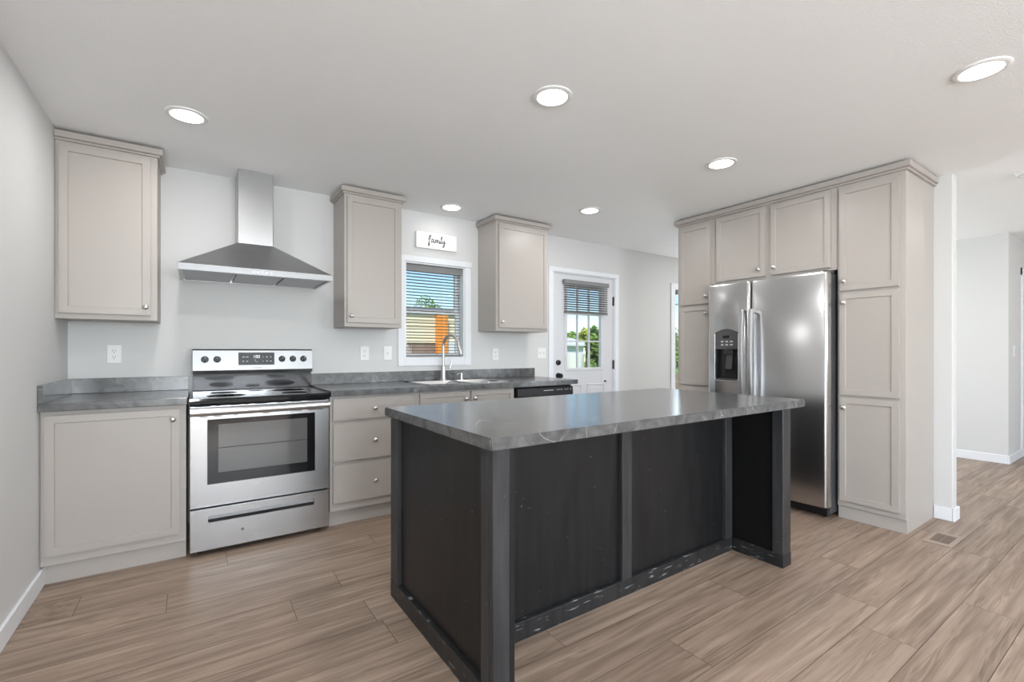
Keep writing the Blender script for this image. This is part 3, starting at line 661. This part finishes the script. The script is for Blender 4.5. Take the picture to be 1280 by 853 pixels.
# backguard
bgd = MB().prism([(3.800, 1.030), (3.793, 1.055), (3.803, 1.192), (3.812, 1.202), (3.880, 1.202), (3.880, 1.030)], rx0+.012, rx1+.008, 'x').build('control_panel', M['panel'], t)
MB().prism([(3.832, .905), (3.824, 1.014), (3.875, 1.014), (3.875, .905)], rx0+.014, rx1+.006, 'x').build('riser', M['riser'], t)
MB().box(rx0+.016, rx1+.004, 3.825, 3.872, 1.012, 1.032).build('vent_gap', M['black'], t)
for kx in (.055, .126, .531, .604, .677):
    kb = MB().lathe([(.022, -.003), (.022, 0), (.024, 0.004)][::1], 20, (kx, 3.797, 1.130), 'y')
    kb.lathe([(0, -.024), (.0175, -.023), (.0195, -.018), (.0205, -.002), (.0205, 0)], 22, (kx, 3.796, 1.130), 'y')
    kb.box(kx-.004, kx+.004, 3.762, 3.775, 1.113, 1.147, .002)
    kn = kb.build('knob', M['black'], bgd)
    MB().box(kx-.0015, kx+.0015, 3.7605, 3.763, 1.135, 1.147).build('pointer', M['mark'], kn)
dp = MB().prism([(3.7935, 1.089), (3.7995, 1.178), (3.806, 1.178), (3.80, 1.089)], .252, .480, 'x').build('display', M['black'], bgd)
def slanted(parent, name, mt, items):
    m = MB()
    for a, b_, c_, d_ in items: m.prism([(3.7925+(c_-1.089)*.067, c_), (3.7925+(d_-1.089)*.067, d_), (3.795+(d_-1.089)*.067, d_), (3.795+(c_-1.089)*.067, c_)], a, b_, 'x')
    m.build(name, mt, parent, weld=False)
it = []
for a, b_ in ((.276, .291), (.298, .315), (.404, .409), (.425, .437), (.452, .461)): it += [(a, b_, 1.143, 1.149)]
for a, b_ in ((.277, .288), (.301, .312), (.404, .409), (.427, .437), (.451, .461)): it += [(a, b_, 1.113, 1.119)]
it += [(.355, .358, 1.112, 1.13), (.362, .374, 1.110, 1.113)]
for q in it: slanted(dp, 'button_print', M['mark'], [q])
seg = lambda x, which: [dict(a=(x, x+.010, 1.157, 1.159), g=(x, x+.010, 1.148, 1.150), d=(x, x+.010, 1.139, 1.141), f=(x, x+.002, 1.149, 1.159), e=(x, x+.002, 1.139, 1.149), b=(x+.008, x+.010, 1.149, 1.159), c=(x+.008, x+.010, 1.139, 1.149))[k] for k in which]
for q in (seg(.340, 'bc'), [(.354, .356, 1.144, 1.146), (.354, .356, 1.152, 1.154)], seg(.360, 'abcdef'), seg(.375, 'abcdef')): slanted(dp, 'clock_digit', M['segment'], q)
MB().box(.335, .40, 3.7915, 3.796, 1.067, 1.0705).build('badge', M['dark'], bgd)
# oven door with a real window opening
ox0, ox1, oz0, oz1 = .058, .645, .412, .790
m = MB().plate(rx0, rx1, .285, .872, (ox0, ox1, oz0, oz1), ry, ry+.04)
od = m.build('oven_door', M['steel'], t, weld=False)
MB().box(ox0, ox1, ry+.004, ry+.030, oz0, oz1).build('window_glass', M['glossblack'], od)
iw = MB().box(.112, .598, ry+.0025, ry+.006, .475, .758, .001).build('window_screen', M['ovenwin'], od)
MB().box(.112, .598, ry+.0015, ry+.0028, .618, .622).build('rack_line', M['black'], iw)
# wide handle
hp = []
for i in range(13):
    a = math.pi*i/12; hp.append((ry-.030-.020*math.sin(a), .8385-.0235*math.cos(a)))
hp += [(ry-.026, .862), (ry-.026, .815)]
m = MB().prism(hp, rx0+.002, rx1-.002, 'x', 0, True)
for xx in (rx0+.03, rx1-.03): m.box(xx-.018, xx+.018, ry-.03, ry+.002, .822, .856, .003)
m.build('handle', M['handle'], od)
for z_, xs_ in ((.868, ((.0, .075), (.10, .125), (.175, .225), (.245, .27), (.30, .37), (.42, .47), (.50, .56), (.60, .71))), (.808, ((.02, .06), (.09, .13), (.19, .21), (.34, .38), (.50, .56), (.60, .69)))):
    for a, b_ in xs_: MB().box(a, b_, ry-.0012, ry+.001, z_-.0018, z_+.0018).build('vent_slot', M['black'], od)
# storage drawer with recessed grip
gx0, gx1, gz0, gz1 = .062, .640, .190, .228
m = MB().plate(rx0, rx1, .030, .272, (gx0, gx1, gz0, gz1), ry+.004, ry+.035)
sdw = m.build('storage_drawer', M['steel'], t, weld=False)
MB().prism([(ry+.005, gz0), (ry+.030, gz0+.012), (ry+.032, gz1), (ry+.034, gz1), (ry+.034, gz0-.001)], gx0, gx1, 'x').build('recessed_grip', M['panel'], sdw)
MB().lathe([(0, -.0005), (.008, -.0005), (.008, .002)], 18, (.236, ry+.003, .118), 'y').build('badge', M['riser'], sdw)

# ------------------------------------------------------------------ range hood
hx0, hx1, hf, hz = -.085, .782, 3.362, 1.672
t = thing('range_hood', (.35, 3.62, hz), 'stainless pyramid chimney hood above the range', 'range hood')
kx0, kx1, kf, kz = .239, .455, 3.655, 1.925
lip = 1.712
m = MB()
A = [(hx0, hf), (hx1, hf), (hx1, WY-.001), (hx0, WY-.001)]; B = [(kx0, kf), (kx1, kf), (kx1, WY-.001), (kx0, WY-.001)]
vs = [(*p, lip) for p in A]+[(*p, kz) for p in B]+[(*p, hz) for p in A]
I = [(hx0+.02, hf+.02), (hx1-.02, hf+.02), (hx1-.02, WY-.02), (hx0+.02, WY-.02)]
vs += [(*p, hz) for p in I]+[(*p, hz+.012) for p in I]
fs = [[0, 1, 5, 4], [1, 2, 6, 5], [2, 3, 7, 6], [3, 0, 4, 7], [4, 5, 6, 7]]
for i in range(4): j = (i+1) % 4; fs += [[8+i, 8+j, j, i], [8+i, 12+i, 12+j, 8+j], [12+i, 16+i, 16+j, 12+j]]
fs.append([16, 17, 18, 19]); m.add(vs, fs)
m.build('canopy', M['hood'], t)
MB().box(kx0, kx1, kf, WY-.001, kz-.004, CZ, .003).build('chimney', M['hood'], t)
m = MB().box(hx0-.001, hx1+.001, hf-.003, hf, hz+.0005, lip, .001)
fa = m.build('front_strip', M['panel'], t)
for i in range(5): MB().lathe([(0, -.0035), (.0045, -.003), (.005, 0)], 12, (.305+i*.026, hf-.003, 1.693), 'y').build('button', M['chrome'], fa)
w3 = (hx1-hx0-.04)/3
for i in range(3): MB().box(hx0+.028+i*w3, hx0+.012+(i+1)*w3, hf+.03, WY-.05, hz+.002, hz+.010, .001).build('grease_filter', M['filter'], t)

# ------------------------------------------------------------------ island
t = thing('kitchen_island', (1.76, 1.74, 0), 'black stained wood island base with an open knee recess', 'island')
ix0, ix1, iy0, iy1, izt = .787, 2.738, 1.265, 2.204, .872
ib = 1.555    # plane of the recessed back
def framed(name, u0, u1, z1, d, fm, stl, str_, rail, tp=.05, th=.085, rec=.018, inner=False):
    pass
# left end panel
m = MB().box(ix0+.018, ix0+.088, iy0+.004, iy1-.02, 0, izt); m.build('left_panel', M['bwood'], t)
MB().box(ix0, ix0+.022, iy1-.092, iy1, 0, izt, .002).build('stile', M['bframe'], t)
MB().box(ix0, ix0+.022, iy0+.0225, iy0+.075, 0, izt, .001).build('stile', M['bframe'], t)
MB().box(ix0, ix0+.066, iy0, iy0+.022, 0, izt, .002).build('corner_post', M['bframe'], t)
MB().box(ix0+.0665, ix0+.090, iy0+.006, iy0+.022, 0, izt, .001).build('corner_strip', M['bframe'], t)
m = MB().box(ix0-.0015, ix0+.020, iy0+.002, iy1-.002, 0, .083, .002)
m.build('left_bottom_rail', M['bscuff'], t)
# recessed back
MB().box(ix0+.0905, 2.651, ib+.024, ib+.0295, .02, izt).build('back_panel', M['bwood'], t)
for a, b_ in ((ix0+.0905, .94), (1.704, 1.772), (2.585, 2.652)): MB().box(a, b_, ib, ib+.0238, .0785, izt, .002).build('stile', M['bframe'], t)
MB().box(ix0+.0905, 2.650, ib-.002, ib+.0238, 0, .078, .003).build('back_bottom_rail', M['bscuff'], t)
# right end panel
m = MB().box(2.666, ix1-.012, iy0+.004, iy1-.02, 0, izt); m.build('right_panel', M['bblack'], t)  # right panel: its shade is put into a blacker island colour
MB().box(2.652, ix1, iy0, iy0+.06, 0, izt, .003).build('corner_post', M['bframe'], t)
MB().box(ix1-.01, ix1, iy1-.08, iy1, 0, izt, .002).build('stile', M['bframe'], t)
MB().box(2.6505, ix1+.0015, iy0-.0012, ib-.004, 0, .072, .002).box(ix1-.012, ix1+.0015, ib-.0035, iy1, 0, .072, .002).build('right_bottom_rail', M['bscuff'], t)
# cupboards on the far side
MB().box(ix0+.02, ix1-.02, ib+.03, iy1-.021, .0, izt-.002).build('cupboard_body', M['bwood'], t)
fm = lambda u, d, z: Vector((u, 2*iy1-d, z))
for a, b_ in ((.812, 1.27), (1.29, 1.755), (1.775, 2.24), (2.26, 2.725)): MB().shaker(a, b_, .10, .85, iy1-.004, lambda u, d, z: Vector((u, 2*(iy1-.001)-d-.0, z)), t=.02).build('cupboard_door', M['bwood'], t)
tag(MB().box(.766, 2.860, 1.243, 2.232, .873, .914, .004, seg=2).build('island_countertop', M['stone']), 'grey veined countertop lying on the black island base', 'countertop')

# ------------------------------------------------------------------ wall fittings
def outlet(x, z, label, kind='outlet', wdt=.072):
    t = thing('wall_outlet' if kind == 'outlet' else 'light_switch', (x, WY, z-.058), label, 'outlet' if kind == 'outlet' else 'switch')
    y = WY-.0065
    MB().box(x-wdt/2, x+wdt/2, y, WY-.0003, z-.0585, z+.0585, .0025).build('plate', M['white'], t)
    if kind == 'outlet':
        for s_ in (.0195, -.0195):
            rc = MB().lathe([(0, -.0015), (.0165, -.0015), (.0172, .001)], 20, (x, y, z+s_), 'y').build('receptacle', M['white'], t)
            MB().box(x-.0075, x-.0052, y-.0022, y-.001, z+s_-.002, z+s_+.008).box(x+.0052, x+.0075, y-.0022, y-.001, z+s_-.002, z+s_+.008).lathe([(0, -.0022), (.0026, -.0022), (.0026, -.001)], 10, (x, y, z+s_-.009), 'y').build('slots', M['ink'], rc)
    else:
        n = 2 if wdt > .1 else 1
        for i in range(n):
            cx = x+(i-(n-1)/2)*.046
            MB().prism([(y-.0005, z-.012), (y-.009, z+.008), (y-.005, z+.012), (y+.001, z+.012), (y+.001, z-.012)], cx-.005, cx+.005, 'x').build('toggle', M['white'], t)
    return t
outlet(-.427, 1.169, 'white outlet below the corner wall cabinet')
outlet(1.164, 1.169, 'white outlet right of the range, under the middle wall cabinet')
outlet(1.362, 1.169, 'white switch plate just left of the kitchen window', 'switch')
outlet(2.449, 1.155, 'white outlet between the window and the back door')
outlet(3.030, 1.165, 'wide white double switch plate beside the back door', 'switch', .116)
t = thing('light_switch', (7.30, 1.1, 1.13), 'white switch plate on the hall wall beyond the tall cabinets', 'switch')
MB().box(7.264, 7.336, 1.0935, 1.0997, 1.13, 1.247, .002).build('plate', M['white'], t); MB().box(7.295, 7.305, 1.086, 1.094, 1.18, 1.20, .001).build('toggle', M['white'], t)

# sign over the window
t = thing('wall_sign', (1.812, WY, 2.11), 'white wooden sign with the handwritten word family above the window', 'sign')
MB().box(1.612, 2.012, WY-.024, WY-.0005, 2.108, 2.252, .002).build('board', M['signboard'], t)
S = [ # strokes of the word, unit = x height
 [(0.25, 1.0), (.55, 1.9), (.85, 2.1), (.75, 1.5), (.35, .2), (.15, -.9), (.35, -1.0), (.5, -.2)], [(.05, .75), (.5, .95), (.9, .95)],
 [(1.75, .95), (1.35, .95), (1.05, .45), (1.15, .02), (1.5, .2), (1.8, .95), (1.75, .1), (2.0, .0), (2.25, .4)],
 [(2.3, .9), (2.35, 0), (2.5, .7), (2.75, .95), (2.8, 0), (2.95, .7), (3.2, .95), (3.3, .1), (3.55, .1)],
 [(3.65, .9), (3.65, .1), (3.85, 0), (4.05, .5)], [(3.78, 1.35), (3.80, 1.42)],
 [(4.05, .4), (4.45, 1.7), (4.45, 2.1), (4.25, 1.7), (4.2, .2), (4.45, 0), (4.7, .5)],
 [(4.75, .95), (4.75, .3), (5.0, .1), (5.3, .9), (5.25, 0), (5.0, -1.0), (4.7, -.9), (5.2, -.1), (5.7, .3)]]
m = MB(); k = .031; ox, oz = 1.723, 2.166
for st in S:
    pts = catmull([(ox+a*k, WY-.0245, oz+b_*k) for a, b_ in st], 5)
    m.tube(pts, [.0020+.0018*abs(math.sin(i*.35)) for i in range(len(pts))], 6)
m.build('lettering', M['ink'], t)

# ------------------------------------------------------------------ recessed lights, detector, floor vent
def downlight(x, y, label, k=1.):
    t = thing('recessed_light', (x, y, CZ), label, 'ceiling light', 'recessed ceiling lights')
    MB().lathe([(.072, CZ-.001), (.074, CZ-.007), (.086, CZ-.009), (.0955, CZ-.005), (.097, CZ)], 40, (x, y, 0)).build('trim_ring', M['white'], t)
    MB().lathe([(0, CZ-.0055), (.073, CZ-.0055), (.073, CZ-.001)], 40, (x, y, 0), smooth=False).build('lens', M['lens'], t)
    a = area('lamp_light', (0, 0, -.012), (0, 0, 0), .14, 0, DOWNLIGHT_W*k, (1, .985, .97), 'DISK'); a.parent = t
for x, y, lb in ((-.036, 2.985, 'recessed light nearest the corner wall cabinet'), (1.438, 1.762, 'recessed light over the left half of the island'), (2.866, .530, 'recessed light nearest the hall, large at the picture edge'),
                 (2.874, 1.762, 'recessed light in front of the refrigerator cabinets'), (2.878, 3.005, 'recessed light in front of the cabinet nearest the back door'), (1.829, 3.61, 'recessed light above the kitchen window'),
                 (1.438, .53, 'recessed light near the viewpoint'), (-.036, 1.762, 'recessed light beside the left wall'), (1.438, -1.2, 'recessed light over the living area'), (4.6, -1.2, 'recessed light over the living area near the hall'),
                 (6.0, 0.2, 'recessed light in the hall'), (5.75, 2.6, 'recessed light over the dining area')):  # the last six are unseen lamps, added to brighten the room
    downlight(x, y, lb, 3. if x > 5 and y > 2 else (.13 if y > 3.5 else 1))
t = thing('smoke_detector', (4.76, .645, CZ), 'round white smoke detector on the hall ceiling', 'smoke detector')
MB().lathe([(0, CZ-.034), (.035, CZ-.034), (.052, CZ-.028), (.062, CZ-.012), (.066, CZ-.006), (.068, CZ)], 32, (4.76, .645, 0)).build('housing', M['white'], t)
MB().lathe([(.0535, CZ-.0285), (.0555, CZ-.024), (.0555, CZ-.0235), (.052, CZ-.028)], 32, (4.76, .645, 0)).build('vent_ring', M['mark'], t)
t = thing('floor_vent', (3.90, .893, 0), 'beige floor register beside the tall cabinet', 'vent')
vx0, vx1, vy0, vy1 = 3.764, 4.038, .826, .963
VM = mat('beige_vent', (.36, .285, .235), .5)
m = MB().ring(vx0, vx1, vy0, vy1, .0003, .005, .045, .022, 'xy', .0012)
m.build('frame', VM, t, weld=False)
m = MB()
for i in range(16): xx = vx0+.052+i*.0112; m.box(xx, xx+.0055, vy0+.02, vy1-.02, .0005, .004)
m.box(vx0+.045, vx1-.045, (vy0+vy1)/2-.003, (vy0+vy1)/2+.003, .0005, .0042)
m.build('louvres', mat('vent_louvre', (.22, .165, .13), .55), t, weld=False)
MB().box(vx0+.04, vx1-.04, vy0+.02, vy1-.02, .0001, .0006).build('duct_opening', mat('vent_shadow_box', (.10, .075, .06), .7), t)  # flat plate, the shade inside the duct put into its dark colour

# ------------------------------------------------------------------ unseen windows behind the viewpoint, added to go with the lamps
for n, (a, b_) in enumerate(((-.35, 1.55), (2.95, 4.85), (6.35, 8.25))):
    m = MB().box(a-.07, a, BY, BY+.016, .63, 2.27, .002).box(b_, b_+.07, BY, BY+.016, .63, 2.27, .002).box(a, b_, BY, BY+.016, 2.2, 2.27, .002).box(a, b_, BY, BY+.016, .63, .7, .002)
    m.box((a+b_)/2-.03, (a+b_)/2+.03, BY-.04, BY-.01, .7, 2.2, .002).box(a, b_, BY-.04, BY-.01, 1.43, 1.47, .002)
    struct(m.build('window_%d' % (n+2), M['trim'], weld=False))

m = MB().box(XL, XL+.016, -3.17, -3.1, .63, 2.27, .002).box(XL, XL+.016, -.8, -.73, .63, 2.27, .002).box(XL, XL+.016, -3.1, -.8, 2.2, 2.27, .002).box(XL, XL+.016, -3.1, -.8, .63, .7, .002)
m.box(XL-.04, XL-.012, -1.98, -1.92, .7, 2.2, .002)
struct(m.build('window_5', M['trim'], weld=False))  # unseen left window, made up to go with its lamp
# ------------------------------------------------------------------ outdoors
GZ = -.35
struct(MB().box(-12, 45, WY+.14, 60, GZ-.3, GZ).build('ground', M['grass']), 'green lawn outside')
# neighbouring house seen through the kitchen blind
t = thing('neighbour_house', (4.6, 11, GZ), 'cream sided house with an orange post seen through the kitchen blind', 'house')
m = MB().box(-1.5, 6.1, 10.2, 15, 1.38, 2.13)
for i in range(6): m.box(-1.5, 6.1, 10.18, 10.2, 1.38+i*.125, 1.38+i*.125+.10)
m.build('siding', M['siding'], t, weld=False)
MB().box(-1.5, 6.1, 10.22, 15, GZ, 1.38).build('lower_wall', M['brown'], t)
MB().prism([(10.1, 2.16), (12.6, 2.46), (15.4, 2.16), (15.4, 2.09), (10.1, 2.09)], -1.9, 6.4, 'x').build('roof', M['roof'], t)
MB().box(4.72, 4.99, 10.02, 10.17, GZ, 2.06, .01).build('post', M['orange'], t)
MB().box(5.02, 5.42, 10.08, 10.2, GZ, 1.42, .01).build('side_gate', M['shed'], t)
t = thing('garden_shed', (13.2, 15.5, GZ), 'pale grey shed seen through the back door glass', 'shed')
MB().box(11.7, 14.0, 15, 17, GZ, 1.46).build('walls', M['shed'], t)
MB().prism([(14.8, 1.46), (16, 1.78), (17.2, 1.46), (17.2, 1.40), (14.8, 1.40)], 11.5, 14.2, 'x').build('roof', M['shed'], t)
def tree(x, y, z0, h, rx, rz, n, mt, label, seed, name='leafy_tree', ls=.10, cat='tree', bot=.35):
    t = thing(name, (x, y, GZ), label, cat); rn = random.Random(seed)
    MB().tube([(x, y, GZ), (x+.05, y, z0), (x, y, z0+h*.6)], [.10*rx, .07*rx, .03*rx], 8).build('trunk', M['bark'], t)
    m = MB(); lob = [(rn.uniform(-.5, .5)*rx, rn.uniform(-.5, .5)*rx, rn.uniform(.1, .8)*rz, rn.uniform(.35, .6)) for _ in range(9)]
    for i in range(n):
        cx, cy, cz, cr = rn.choice(lob); a = rn.uniform(0, 6.283); b_ = math.acos(rn.uniform(-1, 1)); q = cr*rn.uniform(.55, 1)**.5
        p = Vector((x+cx+q*rx*math.sin(b_)*math.cos(a), y+cy+q*rx*math.sin(b_)*math.sin(a), z0+cz+q*rz*.6*math.cos(b_)))
        d1 = Vector((rn.gauss(0, 1), rn.gauss(0, 1), rn.gauss(0, 1))).normalized(); d2 = d1.orthogonal().normalized(); l = ls*rn.uniform(.6, 1.2)
        m.add([p-d1*l, p+d2*l*.45, p+d1*l, p-d2*l*.45], [[0, 1, 2, 3]])
    m.build('foliage', mt, t, weld=False); return t
tree(9.93, 9.95, .1, 1.4, .46, 1.8, 2400, M['leaf'], 'dense green bush right of centre in the back door glass', 1, 'garden_bush', .09, 'bush')
tree(17.75, 20.0, 1.35, 1.2, .62, 1.0, 1200, M['leaf'], 'dark green round tree behind the pale shed, left one', 2, ls=.15)
tree(18.85, 20.0, 1.35, 1.2, .75, 1.1, 1400, M['leaf2'], 'yellow green round tree behind the pale shed', 3, ls=.15)
tree(13.4, 10.0, .35, 1.4, .8, 1.6, 2200, M['leaf'], 'green tree seen through the patio door gap', 4, ls=.10)
tree(7.6, 17.0, 1.2, 1.6, .9, 1.9, 1500, M['leaf'], 'green tree behind the neighbouring house', 5, ls=.12)
t = thing('garden_fence', (14, 8.6, GZ), 'low brown board fence outside the patio door', 'fence')
m = MB()
for i in range(4): m.box(10.6, 16, 8.58, 8.62, GZ+.35+i*.13, GZ+.35+i*.13+.12)
m.build('boards', M['brown'], t, weld=False)
for i in range(4): MB().box(10.7+i*1.7, 10.8+i*1.7, 8.62, 8.70, GZ, GZ+.95).build('fence_post', M['brown'], t)
t = thing('planter_tub', (8.1, 9.0, GZ), 'white tapered tub on a stand in the yard, seen through the back door glass', 'planter')
MB().lathe([(.02, .35), (.16, .35), (.30, 1.12), (.27, 1.12), (.15, .40)], 24, (7.95, 8.9, 0)).build('tub', M['white'], t)
MB().lathe([(.16, GZ), (.16, .36)], 20, (7.95, 8.9, 0)).build('stand', M['tan'], t)
